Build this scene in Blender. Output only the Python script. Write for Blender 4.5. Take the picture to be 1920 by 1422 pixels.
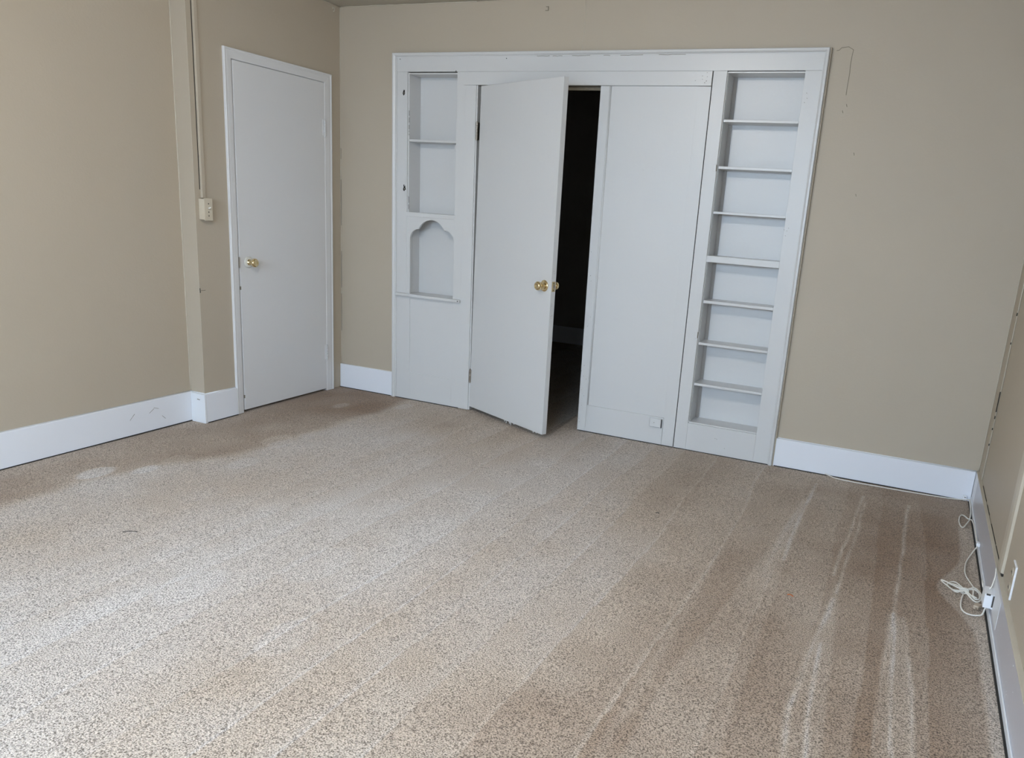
import bpy, bmesh, math, random
from mathutils import Vector, Matrix, noise
import numpy as np
R = math.radians
random.seed(7)
for o in list(bpy.data.objects): bpy.data.objects.remove(o, do_unlink=True)
scn = bpy.context.scene
COL = scn.collection

# ---------------------------------------------------------------- camera
cam_d = bpy.data.cameras.new('camera'); cam = bpy.data.objects.new('camera', cam_d); COL.objects.link(cam)
cam.location = (3.566, -4.416, 1.331)
cam.rotation_mode = 'XYZ'
cam.rotation_euler = (1.3130, -0.0661, 0.4160)
cam_d.sensor_fit = 'HORIZONTAL'; cam_d.sensor_width = 36.0
cam_d.lens = 36.0 * 1469.8 / 1920.0
cam_d.shift_x = -89.8 / 1920.0
cam_d.shift_y = 67.0 / 1920.0
cam_d.clip_start = 0.02
scn.camera = cam

# ---------------------------------------------------------------- world, light, exposure
W = bpy.data.worlds.new('World'); scn.world = W; W.use_nodes = True
bg = W.node_tree.nodes['Background']; bg.inputs[0].default_value = (0.62, 0.78, 1.0, 1); bg.inputs[1].default_value = 1.0
def area(name, loc, rot, sx, sy, power, col):
    l = bpy.data.lights.new(name, 'AREA'); l.shape = 'RECTANGLE'; l.size = sx; l.size_y = sy
    l.energy = power; l.color = col
    o = bpy.data.objects.new(name, l); COL.objects.link(o); o.location = loc; o.rotation_euler = rot
    return o
REAR = -6.2
# daylight coming in through the three windows of the rear wall (behind the camera)
for wxc, pw in ((0.75, 34), (1.95, 98), (3.15, 124)):
    area('daylight_window', (wxc, REAR + 0.03, 1.675), (R(25), 0, 0), 1.00, 1.35, pw, (0.58, 0.77, 1.0))
# the ceiling lamp in the middle of the room (its shadows fall under the shelves and the door knobs)
pl_ = bpy.data.lights.new('ceiling_bulb', 'POINT'); pl_.energy = 47; pl_.color = (1.0, 0.965, 0.92); pl_.shadow_soft_size = .07
po = bpy.data.objects.new('ceiling_bulb', pl_); COL.objects.link(po); po.location = (1.98, -2.9, 2.31)
scn.view_settings.view_transform = 'Standard'
scn.view_settings.look = 'None'
scn.view_settings.gamma = 1.0
scn.view_settings.use_curve_mapping = False
scn.view_settings.exposure = 0.40

# ---------------------------------------------------------------- materials
def new_mat(name):
    m = bpy.data.materials.new(name); m.use_nodes = True
    nt = m.node_tree; b = nt.nodes['Principled BSDF']
    return m, nt, b
def srgb(r, g, b):
    f = lambda c: (c / 255 / 12.92) if c / 255 <= 0.04045 else ((c / 255 + 0.055) / 1.055) ** 2.4
    return (f(r), f(g), f(b), 1)
def paint(name, col, rough=0.5, var=0.05, bump=0.15, scale=3.0, grain=120.0, spec=0.5, marks=0.0, coat=0.0):
    """emulsion or gloss paint: slow tone drift, roller stipple, optional scuffs"""
    m, nt, b = new_mat(name); N = nt.nodes; L = nt.links
    tc = N.new('ShaderNodeNewGeometry')
    n1 = N.new('ShaderNodeTexNoise'); n1.inputs['Scale'].default_value = scale; n1.inputs['Detail'].default_value = 5
    L.new(tc.outputs['Position'], n1.inputs['Vector'])
    mix = N.new('ShaderNodeMix'); mix.data_type = 'RGBA'
    c = np.array(col[:3])
    mix.inputs[6].default_value = (*(c * (1 - var)), 1); mix.inputs[7].default_value = (*np.minimum(c * (1 + var), 1), 1)
    L.new(n1.outputs['Fac'], mix.inputs[0])
    out = mix.outputs[2]
    if marks > 0:
        n3 = N.new('ShaderNodeTexNoise'); n3.inputs['Scale'].default_value = 26; n3.inputs['Detail'].default_value = 6; n3.inputs['Roughness'].default_value = .7
        mp = N.new('ShaderNodeMapping'); mp.inputs['Scale'].default_value = (1, 1, .45)
        L.new(tc.outputs['Position'], mp.inputs[0]); L.new(mp.outputs[0], n3.inputs['Vector'])
        r = N.new('ShaderNodeValToRGB'); r.color_ramp.elements[0].position = .70; r.color_ramp.elements[1].position = .76
        L.new(n3.outputs['Fac'], r.inputs[0])
        ml = N.new('ShaderNodeMath'); ml.operation = 'MULTIPLY'; ml.inputs[1].default_value = marks
        L.new(r.outputs[0], ml.inputs[0])
        m2 = N.new('ShaderNodeMix'); m2.data_type = 'RGBA'; m2.inputs[7].default_value = (.12, .11, .10, 1)
        L.new(ml.outputs[0], m2.inputs[0]); L.new(out, m2.inputs[6]); out = m2.outputs[2]
    L.new(out, b.inputs['Base Color'])
    n2 = N.new('ShaderNodeTexNoise'); n2.inputs['Scale'].default_value = grain; n2.inputs['Detail'].default_value = 3
    L.new(tc.outputs['Position'], n2.inputs['Vector'])
    bp = N.new('ShaderNodeBump'); bp.inputs['Strength'].default_value = bump; bp.inputs['Distance'].default_value = 0.002
    L.new(n2.outputs['Fac'], bp.inputs['Height']); L.new(bp.outputs[0], b.inputs['Normal'])
    b.inputs['Roughness'].default_value = rough
    b.inputs['Specular IOR Level'].default_value = spec
    b.inputs['Coat Weight'].default_value = coat; b.inputs['Coat Roughness'].default_value = .25
    return m
def metal(name, col, rough=0.25):
    m, nt, b = new_mat(name)
    b.inputs['Base Color'].default_value = col; b.inputs['Metallic'].default_value = 1; b.inputs['Roughness'].default_value = rough
    n = nt.nodes.new('ShaderNodeTexNoise'); n.inputs['Scale'].default_value = 300
    bp = nt.nodes.new('ShaderNodeBump'); bp.inputs['Strength'].default_value = .05; bp.inputs['Distance'].default_value = .001
    nt.links.new(n.outputs['Fac'], bp.inputs['Height']); nt.links.new(bp.outputs[0], b.inputs['Normal'])
    return m
WALLC = (0.48, 0.415, 0.325, 1)
M_wall = paint('wall_paint', WALLC, .55, .035, .25, 1.6, 90, .35)
M_trim = paint('tan_trim_paint', (0.53, 0.47, 0.375, 1), .4, .04, .2, 2, 80)
M_bead = paint('caulk_bead', (0.56, 0.51, 0.42, 1), .5, .06, .2, 20, 200)
M_ceil = paint('ceiling_paint', (0.50, 0.465, 0.39, 1), .7, .03, .2)
M_white = paint('white_gloss_paint', (0.64, 0.64, 0.635, 1), .33, .02, .22, 2.0, 60, .5, .35)
M_white2 = paint('white_brushed_paint', (0.64, 0.64, 0.635, 1), .36, .025, .35, 2.0, 38, .45, .25)
M_door = paint('white_door_paint', (0.64, 0.64, 0.635, 1), .42, .02, .15, 1.5, 70, .45, .10)
M_door1 = paint('left_door_paint', (0.72, 0.72, 0.725, 1), .42, .02, .15, 1.5, 70, .4, .10)
M_bright = paint('clean_white_paint', (0.80, 0.82, 0.85, 1), .4, .01, .1, 2, 80)
M_base = paint('baseboard_paint', (0.82, 0.84, 0.89, 1), .35, .02, .2, 3, 50, .5, .5)
M_greybase = paint('grey_satin_baseboard', (0.56, 0.55, 0.585, 1), .3, .03, .2, 3, 50, .5, .5)  # darker and greyer than the other baseboards
M_dark = paint('dark_gap_and_shadow', (0.02, 0.018, 0.016, 1), .8, .2, .3, 60)
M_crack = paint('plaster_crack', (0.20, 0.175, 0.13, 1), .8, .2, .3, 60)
M_closet = paint('dark_closet_paint', (0.40, 0.37, 0.34, 1), .8, .1, .3, 4)
M_brass = metal('polished_brass', (0.80, 0.65, 0.38, 1), .12)
M_steel = metal('worn_steel', (0.42, 0.38, 0.33, 1), .38)
M_clear = paint('painted_rosette', (0.66, 0.65, 0.60, 1), .15, .05, .05, 30, 200, .8)
M_ivory = paint('ivory_plastic', (0.60, 0.53, 0.415, 1), .35, .03, .05, 20, 200)
M_cord = paint('white_cord_vinyl', (0.78, 0.75, 0.68, 1), .4, .04, .05, 30, 200)
M_plastic = paint('white_plastic', (0.86, 0.87, 0.90, 1), .3, .01, .03, 20, 200)
M_plug = paint('beige_plug_plastic', (0.52, 0.42, 0.32, 1), .4, .05, .05, 30, 200)
M_orange = paint('orange_scrap', (0.45, 0.12, 0.03, 1), .7, .2, .3, 60)
M_twig = paint('dark_thread', (0.05, 0.045, 0.04, 1), .8, .2, .3, 60)

def carpet_mat():
    m, nt, b = new_mat('carpet_pile'); N = nt.nodes; L = nt.links
    g = N.new('ShaderNodeNewGeometry')
    at = N.new('ShaderNodeAttribute'); at.attribute_name = 'nap'
    # tuft scale noise, jittered
    n0 = N.new('ShaderNodeTexNoise'); n0.inputs['Scale'].default_value = 60; n0.inputs['Detail'].default_value = 2
    L.new(g.outputs['Position'], n0.inputs['Vector'])
    vm = N.new('ShaderNodeVectorMath'); vm.operation = 'MULTIPLY_ADD'; vm.inputs[1].default_value = (.012, .012, .012)
    L.new(n0.outputs['Color'], vm.inputs[0]); L.new(g.outputs['Position'], vm.inputs[2])
    v = N.new('ShaderNodeTexVoronoi'); v.inputs['Scale'].default_value = 190; v.feature = 'F1'
    L.new(vm.outputs[0], v.inputs['Vector'])
    v2 = N.new('ShaderNodeTexNoise'); v2.inputs['Scale'].default_value = 235; v2.inputs['Detail'].default_value = 1.5; v2.inputs['Roughness'].default_value = .5
    L.new(g.outputs['Position'], v2.inputs['Vector'])
    # pile colour: brown <-> pale beige by the nap value
    mix = N.new('ShaderNodeValToRGB'); c3 = mix.color_ramp
    c3.elements[0].position = 0; c3.elements[0].color = (0.225, 0.143, 0.086, 1)
    c3.elements[1].position = 1; c3.elements[1].color = (0.560, 0.528, 0.508, 1)
    e3 = c3.elements.new(.5); e3.color = (0.440, 0.365, 0.295, 1)
    L.new(at.outputs['Fac'], mix.inputs[0])
    # paler and darker yarn, shade of the pits between tufts painted in
    r = N.new('ShaderNodeValToRGB'); cr = r.color_ramp
    cr.elements[0].position = .34; cr.elements[0].color = (.27, .24, .22, 1)
    cr.elements[1].position = .64; cr.elements[1].color = (1.5, 1.49, 1.48, 1)
    e = cr.elements.new(.46); e.color = (.92, .91, .90, 1)
    L.new(v2.outputs['Fac'], r.inputs[0])
    mm = N.new('ShaderNodeMix'); mm.data_type = 'RGBA'; mm.blend_type = 'MULTIPLY'; mm.inputs[0].default_value = .9
    L.new(mix.outputs[0], mm.inputs[6]); L.new(r.outputs[0], mm.inputs[7])
    L.new(mm.outputs[2], b.inputs['Base Color'])
    b.inputs['Roughness'].default_value = .95; b.inputs['Specular IOR Level'].default_value = .1
    b.inputs['Sheen Weight'].default_value = .15; b.inputs['Sheen Roughness'].default_value = .5
    # relief
    mr = N.new('ShaderNodeMath'); mr.operation = 'MULTIPLY_ADD'; mr.inputs[1].default_value = -.8; mr.inputs[2].default_value = 1
    L.new(v.outputs['Distance'], mr.inputs[0])
    ad = N.new('ShaderNodeMath'); ad.operation = 'ADD'; L.new(mr.outputs[0], ad.inputs[0]); L.new(v2.outputs['Fac'], ad.inputs[1])
    bp = N.new('ShaderNodeBump'); bp.inputs['Strength'].default_value = .6; bp.inputs['Distance'].default_value = .004
    L.new(ad.outputs[0], bp.inputs['Height']); L.new(bp.outputs[0], b.inputs['Normal'])
    return m
M_carpet = carpet_mat()

# ---------------------------------------------------------------- helpers
def add_box(bm, x0, x1, y0, y1, z0, z1):
    vs = [bm.verts.new(p) for p in ((x0, y0, z0), (x1, y0, z0), (x1, y1, z0), (x0, y1, z0), (x0, y0, z1), (x1, y0, z1), (x1, y1, z1), (x0, y1, z1))]
    for f in ((0, 3, 2, 1), (4, 5, 6, 7), (0, 1, 5, 4), (1, 2, 6, 5), (2, 3, 7, 6), (3, 0, 4, 7)): bm.faces.new([vs[i] for i in f])
    return vs
def add_prism(bm, pts, axis, a, b):
    """polygon pts (2D) extruded along axis from a to b"""
    def P(u, v, w):
        return {'x': (w, u, v), 'y': (u, w, v), 'z': (u, v, w)}[axis]
    A = [bm.verts.new(P(u, v, a)) for u, v in pts]; B = [bm.verts.new(P(u, v, b)) for u, v in pts]
    n = len(pts)
    bm.faces.new(A); bm.faces.new(B[::-1])
    for i in range(n): bm.faces.new((A[i], B[i], B[(i + 1) % n], A[(i + 1) % n]))
def add_lathe(bm, prof, origin, axis, seg=28):
    """prof: list of (distance along axis, radius)"""
    ax = Vector(axis).normalized(); u = ax.orthogonal().normalized(); w = ax.cross(u); O = Vector(origin)
    rings = []
    for d, r in prof:
        if r < 1e-6: rings.append([bm.verts.new(O + ax * d)])
        else: rings.append([bm.verts.new(O + ax * d + (u * math.cos(t) + w * math.sin(t)) * r) for t in [2 * math.pi * k / seg for k in range(seg)]])
    for a, b in zip(rings, rings[1:]):
        for k in range(seg):
            k2 = (k + 1) % seg
            if len(a) == 1 and len(b) > 1: bm.faces.new((a[0], b[k2], b[k]))
            elif len(b) == 1 and len(a) > 1: bm.faces.new((a[k], a[k2], b[0]))
            elif len(a) > 1: bm.faces.new((a[k], a[k2], b[k2], b[k]))
    for rg in (rings[0], rings[-1]):
        if len(rg) > 1: bm.faces.new(rg)
def catmull(pts, n=8):
    P = [Vector(p) for p in pts]; P = [P[0] * 2 - P[1]] + P + [P[-1] * 2 - P[-2]]; out = []
    for i in range(1, len(P) - 2):
        for k in range(n):
            t = k / n; a, b, c, d = P[i - 1], P[i], P[i + 1], P[i + 2]
            out.append(.5 * ((2 * b) + (c - a) * t + (2 * a - 5 * b + 4 * c - d) * t * t + (3 * b - a - 3 * c + d) * t ** 3))
    out.append(P[-2]); return out
def add_tube(bm, pts, r, seg=8, smooth=8):
    pts = catmull(pts, smooth) if smooth > 1 else [Vector(p) for p in pts]
    prev = None; up = Vector((0, 0, 1)); rings = []
    for i, p in enumerate(pts):
        d = (pts[min(i + 1, len(pts) - 1)] - pts[max(i - 1, 0)]).normalized()
        if prev is None: u = d.orthogonal().normalized()
        else: u = (prev - d * prev.dot(d)).normalized()
        prev = u; w = d.cross(u)
        rings.append([bm.verts.new(p + (u * math.cos(2 * math.pi * k / seg) + w * math.sin(2 * math.pi * k / seg)) * r) for k in range(seg)])
    for a, b in zip(rings, rings[1:]):
        for k in range(seg): bm.faces.new((a[k], a[(k + 1) % seg], b[(k + 1) % seg], b[k]))
    bm.faces.new(rings[0][::-1]); bm.faces.new(rings[-1])
def lean(co):
    # the old joinery leans a little to the left towards its top
    x = co.x
    k = -.0125 if x < 1.0 else (-.0125 + (x - 1.0) / .85 * .0078 if x < 1.85 else max(0, .0047 * (2.3 - x) / .45) * -1 if x < 2.3 else 0)
    co.x += k * (co.z - 1.1)
def obj(name, bm, m, parent=None, bevel=0.0, smooth=False, lean_it=False, origin=None, seg=2):
    if lean_it:
        for v in bm.verts: lean(v.co)
    bmesh.ops.recalc_face_normals(bm, faces=bm.faces)
    if origin is None:
        xs = [v.co for v in bm.verts]
        mn = Vector((min(c.x for c in xs), min(c.y for c in xs), min(c.z for c in xs))); mx = Vector((max(c.x for c in xs), max(c.y for c in xs), max(c.z for c in xs)))
        origin = ((mn.x + mx.x) / 2, (mn.y + mx.y) / 2, mn.z)
    O = Vector(origin)
    for v in bm.verts: v.co -= O
    me = bpy.data.meshes.new(name); bm.to_mesh(me); bm.free()
    if smooth:
        for p in me.polygons: p.use_smooth = True
    me.materials.append(m)
    o = bpy.data.objects.new(name, me); COL.objects.link(o)
    if parent:
        o.parent = parent; o.location = O - WLOC[parent]
    else: o.location = O
    WLOC[o] = O
    if bevel:
        md = o.modifiers.new('bevel', 'BEVEL'); md.width = bevel; md.segments = seg; md.limit_method = 'ANGLE'; md.angle_limit = R(40)
    return o
WLOC = {}
def thing(name, label, cat, loc, group=None, kind=None):
    o = bpy.data.objects.new(name, None); COL.objects.link(o); o.location = loc; WLOC[o] = Vector(loc); o.empty_display_size = .1
    if label: o['label'] = label
    if cat: o['category'] = cat
    if group: o['group'] = group
    if kind: o['kind'] = kind
    return o
def tag(o, label=None, cat=None, group=None, kind=None):
    if label: o['label'] = label
    if cat: o['category'] = cat
    if group: o['group'] = group
    if kind: o['kind'] = kind
    return o
def box(name, x0, x1, y0, y1, z0, z1, m, parent=None, bevel=0.0015, lean_it=False):
    bm = bmesh.new(); add_box(bm, x0, x1, y0, y1, z0, z1)
    return obj(name, bm, m, parent, bevel, lean_it=lean_it)

H = 2.475; STEP = -1.206; MD = -.108; BB = .165
wx = lambda y: 4.073 + .015 * y

# ================================================================ STRUCTURE
# ---- carpeted floor; the nap attribute stores brush direction tone plus a window falloff offset
def smoothstep(a, b, x): t = np.clip((x - a) / (b - a), 0, 1); return t * t * (3 - 2 * t)
def floor():
    x = np.concatenate([np.arange(-.25, 4.12, .008)]); y = np.concatenate([np.arange(REAR, -3.6, .08), np.arange(-3.6, 3.0, .02)])
    X, Y = np.meshgrid(x, y); nx, ny = len(x), len(y)
    def vn(sx, sy, seed):
        out = np.empty(X.size)
        # value noise on a lattice, bilinear with smoothing
        rs = np.random.RandomState(seed); G = rs.rand(256, 256)
        u = (X / sx + 31.3).ravel(); v = (Y / sy + 57.7).ravel()
        iu = np.floor(u).astype(int); iv = np.floor(v).astype(int); fu = u - iu; fv = v - iv
        fu = fu * fu * (3 - 2 * fu); fv = fv * fv * (3 - 2 * fv)
        g = lambda a, b: G[a % 256, b % 256]
        out = (g(iu, iv) * (1 - fu) + g(iu + 1, iv) * fu) * (1 - fv) + (g(iu, iv + 1) * (1 - fu) + g(iu + 1, iv + 1) * fu) * fv
        return out.reshape(X.shape)
    big = .6 * vn(.55, 1.1, 1) + .4 * vn(.25, .6, 2)
    blot = vn(.13, .16, 3); wob = (vn(.3, .5, 4) - .5)
    # pale middle, brown right, back and left; near-left darkened to offset window falloff
    t = .78 - .16 * smoothstep(1.7, .7, X) * smoothstep(-2.0, -2.8, Y) - .46 * smoothstep(1.7, 3.45, X + .10 * wob - .16 * (Y + 2)) + (big - .5) * .42 + (blot - .5) * .14
    t -= .28 * smoothstep(-1.1, -.2, Y + .3 * wob) * smoothstep(3.2, 1.5, X)
    edge = .26 + .30 * smoothstep(-2.6, -1.0, Y) + .10 * wob
    t -= .40 * (1 - smoothstep(edge, edge + .12, X + .08 * (blot - .5))) * smoothstep(-2.75, -2.45, Y)
    # vacuum tracks run front to back
    ph = (X + .035 * wob + .010 * np.sin(Y * 2.1 + 1) + .05 * np.sin(X * 5.3)) / .215
    saw = ph - np.floor(ph)
    amp = .085 * smoothstep(.3, 1.6, X) * (.35 + 1.1 * vn(.5, 1.3, 12))
    t += amp * (saw - .5) * 1.6
    ln = np.exp(-((saw - .985) / .028) ** 2) * .24 * smoothstep(.35, .8, vn(.33, .9, 5)) * smoothstep(1.0, 2.2, X) * (1 - .6 * smoothstep(2.9, 3.2, X)) * (.6 + .6 * vn(.04, .06, 13)) * smoothstep(3.35, 3.2, X)
    t += ln
    # strong tracks on the right, traced from where they lie on the floor
    def line(pts, w, a):
        nonlocal t
        p = np.array(pts); o = np.argsort(p[:, 1]); cx = np.interp(Y, p[o, 1], p[o, 0], left=99, right=99)
        t += .80 * a * np.exp(-((X - cx - .006 * (blot - .5) * 2) / w) ** 2) * (.45 + .75 * vn(.05, .08, 6))
    line([(3.306, -.18), (3.290, -.7), (3.291, -1.31)], .007, .55)
    line([(3.275, -.5), (3.25, -1.0), (3.24, -1.5)], .012, .15)
    line([(3.547, -.24), (3.52, -.7), (3.494, -1.35)], .006, .58)
    line([(3.560, -.35), (3.545, -.8), (3.528, -1.25), (3.515, -1.5)], .006, .45)
    line([(3.760, -.27), (3.745, -.8), (3.723, -1.32), (3.718, -1.56)], .006, .52)
    line([(3.717, -1.55), (3.700, -1.9), (3.690, -2.5), (3.69, -3.2)], .006, .34)
    line([(3.717, -1.55), (3.727, -2.0), (3.735, -2.4), (3.74, -3.2)], .006, .62)
    line([(3.749, -1.56), (3.784, -2.04), (3.79, -2.4), (3.79, -3.2)], .007, .42)
    line([(3.509, -1.55), (3.478, -1.9), (3.46, -2.34), (3.472, -2.57), (3.48, -3.2)], .009, .50)
    line([(3.500, -1.9), (3.505, -2.2), (3.53, -2.6), (3.54, -3.2)], .007, .60)
    line([(3.04, -1.3), (3.045, -2.1), (3.046, -2.5), (3.05, -3.2)], .016, .16)
    # pale wedges between them
    def wedge(l, r, a, y0, y1):
        nonlocal t
        l = np.array(l); r = np.array(r); lo = np.argsort(l[:, 1]); ro = np.argsort(r[:, 1])
        L_ = np.interp(Y, l[lo, 1], l[lo, 0]); R_ = np.interp(Y, r[ro, 1], r[ro, 0])
        t += a * smoothstep(L_ - .01, L_ + .01, X) * (1 - smoothstep(R_ - .01, R_ + .01, X)) * (Y < y0) * (Y > y1)
    wedge([(3.70, -1.56), (3.695, -3.2)], [(3.74, -1.56), (3.784, -2.04), (3.79, -3.2)], .22, -1.56, -3.4)
    wedge([(3.509, -1.4), (3.46, -2.34), (3.47, -3.2)], [(3.52, -1.4), (3.55, -2.2), (3.60, -3.2)], .16, -1.4, -3.4)
    wedge([(3.30, -.2), (3.21, -1.3), (3.1, -2.4)], [(3.31, -.2), (3.30, -1.3), (3.32, -2.4)], .12, -.25, -3.4)
    # brushed-back border along the right baseboard with a bulge at the cord
    bor = 3.985 - .11 * np.exp(-((Y + 1.22) / .22) ** 2) + .03 * wob + .012 * (blot - .5)
    t += .30 * smoothstep(bor - .008, bor + .008, X) * smoothstep(-.35, -.5, Y)
    t -= .18 * smoothstep(3.3, 3.7, X)
    # footprints
    for fx, fy, fr, fa in ((.27, -2.10, .06, .50), (.40, -1.93, .05, .34), (.40, -1.76, .05, .12), (.345, -.43, .05, .18), (.67, -.21, .05, .18), (.556, -1.23, .06, .20), (.62, -1.28, .05, .12), (.70, -1.62, .06, .14), (1.75, -2.30, .09, .12), (1.5, -2.65, .08, .12), (2.0, -2.75, .07, .12)):
        d = np.hypot((X - fx), (Y - fy) * .6) + .03 * (blot - .5)
        t += fa * (1 - smoothstep(fr * .85, fr * 1.1, d))
    t = np.clip(t, 0, 1.1)
    Z = .0022 * (vn(.05, .05, 9) - .5) + .003 * (vn(.4, .4, 10) - .5)
    Z -= .002
    V = np.stack([X, Y, Z], -1).reshape(-1, 3)
    idx = np.arange(nx * ny).reshape(ny, nx)
    Fq = np.stack([idx[:-1, :-1], idx[:-1, 1:], idx[1:, 1:], idx[1:, :-1]], -1).reshape(-1, 4)
    me = bpy.data.meshes.new('floor')
    me.vertices.add(len(V)); me.vertices.foreach_set('co', V.ravel())
    me.loops.add(Fq.size); me.loops.foreach_set('vertex_index', Fq.ravel().astype(np.int32))
    me.polygons.add(len(Fq)); me.polygons.foreach_set('loop_start', np.arange(0, Fq.size, 4, dtype=np.int32)); me.polygons.foreach_set('loop_total', np.full(len(Fq), 4, dtype=np.int32))
    me.update(); me.validate()
    me.polygons.foreach_set('use_smooth', np.ones(len(Fq), bool))
    a = me.attributes.new('nap', 'FLOAT', 'POINT'); a.data.foreach_set('value', t.ravel().astype(np.float32))
    me.materials.append(M_carpet)
    o = bpy.data.objects.new('floor', me); COL.objects.link(o); WLOC[o] = Vector((0, 0, 0)); o['kind'] = 'structure'
    o['label'] = 'beige and brown twist pile carpet with vacuum tracks'
    return o
fl = floor()

# ---- ceiling
c = box('ceiling', MD - .12, 4.2, REAR - .1, .12, H, H + .1, M_ceil, bevel=0); tag(c, kind='structure')

# ---- back wall: around the built-in opening
def caulk(parent, pts, r=.0025, m=None, name='caulk_bead'):
    bm = bmesh.new(); add_tube(bm, pts, r, 6, 1); return obj(name, bm, m or M_bead, parent, smooth=True)
bm = bmesh.new()
add_box(bm, -.12, .455, 0, .12, 0, H)
add_box(bm, .455, 3.02, 0, .12, 2.15, H)
add_box(bm, 3.02, 4.2, 0, .12, 0, H)
wb = tag(obj('wall_back', bm, M_wall), kind='structure')
def wob_line(a, b, n, amp, axis=0):
    a = Vector(a); b = Vector(b); out = []
    for i in range(n + 1):
        p = a.lerp(b, i / n); p[axis] += random.uniform(-amp, amp); out.append(p)
    return out
caulk(wb, wob_line((.002, -.002, .17), (.002, -.002, H), 40, .0008), .0022)
caulk(wb, wob_line((.01, -.002, H - .003), (1.0, -.002, H - .003), 24, .001, 2), .0028)
caulk(wb, wob_line((1.0, -.002, H - .003), (4.05, -.002, H - .003), 30, .001, 2), .0015)
for seg in ((0.95, .70), (1.42, 1.12), (1.62, 1.55), (.66, .40)):
    caulk(wb, wob_line((.006, -.0045, seg[0]), (.006, -.0045, seg[1]), 8, .0008), .0009, M_dark, 'corner_crack')
caulk(wb, [(1.689, -.0005, 2.47), (1.697, -.0005, 2.40), (1.696, -.0005, 2.304), (1.690, -.0005, 2.27), (1.688, -.0005, 2.199)], .0013, M_bead, 'wall_crack')
# crack to the right of the frame
ck = [(3.066, 2.18), (3.078, 2.182), (3.088, 2.193), (3.12, 2.197), (3.145, 2.183)]
ck += [(3.142 + random.uniform(-.001, .001), 2.183 - .035 * i) for i in range(1, 7)]
caulk(wb, [(x, -.0004, z) for x, z in ck], .0011, M_crack, 'wall_crack')
for x, z in ((3.15, 1.93), (3.135, 1.90), (3.22, 1.70), (3.26, 1.50)):
    caulk(wb, [(x, -.0003, z), (x + .004, -.0003, z - .012)], .0012, M_crack, 'wall_scuff')

# ---- left wall: recessed near part, door part stands forward
bm = bmesh.new()
add_box(bm, MD - .12, MD, REAR, STEP, 0, H)
add_box(bm, MD - .12, 0, STEP, -.935, 0, H)
add_box(bm, MD - .12, 0, -.935, -.165, 2.005, H)
add_box(bm, MD - .12, 0, -.165, .0, 0, H)
add_box(bm, MD - .12, -.055, -.935, -.165, 0, 2.005)
wl = tag(obj('wall_left', bm, M_wall), kind='structure')
caulk(wl, wob_line((MD + .002, STEP - .002, .17), (MD + .002, STEP - .002, H), 40, .0008), .0028)
caulk(wl, wob_line((0, STEP, .17), (0, STEP, H), 40, .0005), .0012)
caulk(wl, wob_line((.002, -1.2, H - .003), (.002, 0, H - .003), 16, .001, 2), .0025)
caulk(wl, [(.0005, -1.195, .757), (.0005, -1.165, .757)], .0012, M_crack, 'wall_scuff')
caulk(wl, [(.001, -1.203, .770), (.001, -1.201, .745)], .0022, M_dark, 'wall_chip')

# ---- right wall (runs very slightly out of square)
def yslab(bm, y0, y1, off0, off1, z0, z1, z0b=None):
    """slab following the right wall, from off0 to off1 in front of it"""
    P = []
    for y in (y0, y1):
        for off in (off0, off1):
            for z in (z0, z1): P.append(bm.verts.new((wx(y) - off, y, z)))
    a = P  # y0:off0z0,off0z1,off1z0,off1z1 ; y1: ...
    for f in ((0, 1, 3, 2), (4, 6, 7, 5), (0, 4, 5, 1), (2, 3, 7, 6), (0, 2, 6, 4), (1, 5, 7, 3)): bm.faces.new([a[i] for i in f])
bm = bmesh.new(); yslab(bm, REAR, .12, -.12, 0, 0, H); wr = tag(obj('wall_right', bm, M_wall), kind='structure')
bm = bmesh.new(); yslab(bm, -.19, -.001, 0, .004, BB, H); t1 = tag(obj('trim_2', bm, M_wall, bevel=.001), kind='structure')
caulk(t1, wob_line((wx(-.19) - .003, -.191, BB), (wx(-.19) - .003, -.191, H), 60, .0006, 1), .0022)
caulk(t1, wob_line((wx(0) - .006, -.002, BB), (wx(0) - .006, -.002, H), 60, .0006, 1), .0020)
for a, b in ((.62, .52), (.50, .485), (.44, .43), (.86, .85), (1.0, .985), (.36, .35)):
    caulk(t1, [(wx(-.19) - .0052, -.193, a), (wx(-.19) - .0052, -.193, b)], .0022, M_dark, 'gap')
bm = bmesh.new()
add_prism(bm, [(0, -1.30), (.009, -1.305), (.013, -1.33), (.013, -1.38), (.009, -1.405), (0, -1.41)], 'z', BB + .012, H)
for v in bm.verts: v.co.x = wx(v.co.y) - v.co.x
t2 = tag(obj('trim_3', bm, M_trim, bevel=.001), kind='structure')
bm = bmesh.new(); yslab(bm, -1.415, -1.295, 0, .007, BB + .004, BB + .012); obj('gap', bm, M_dark, t2)

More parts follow.
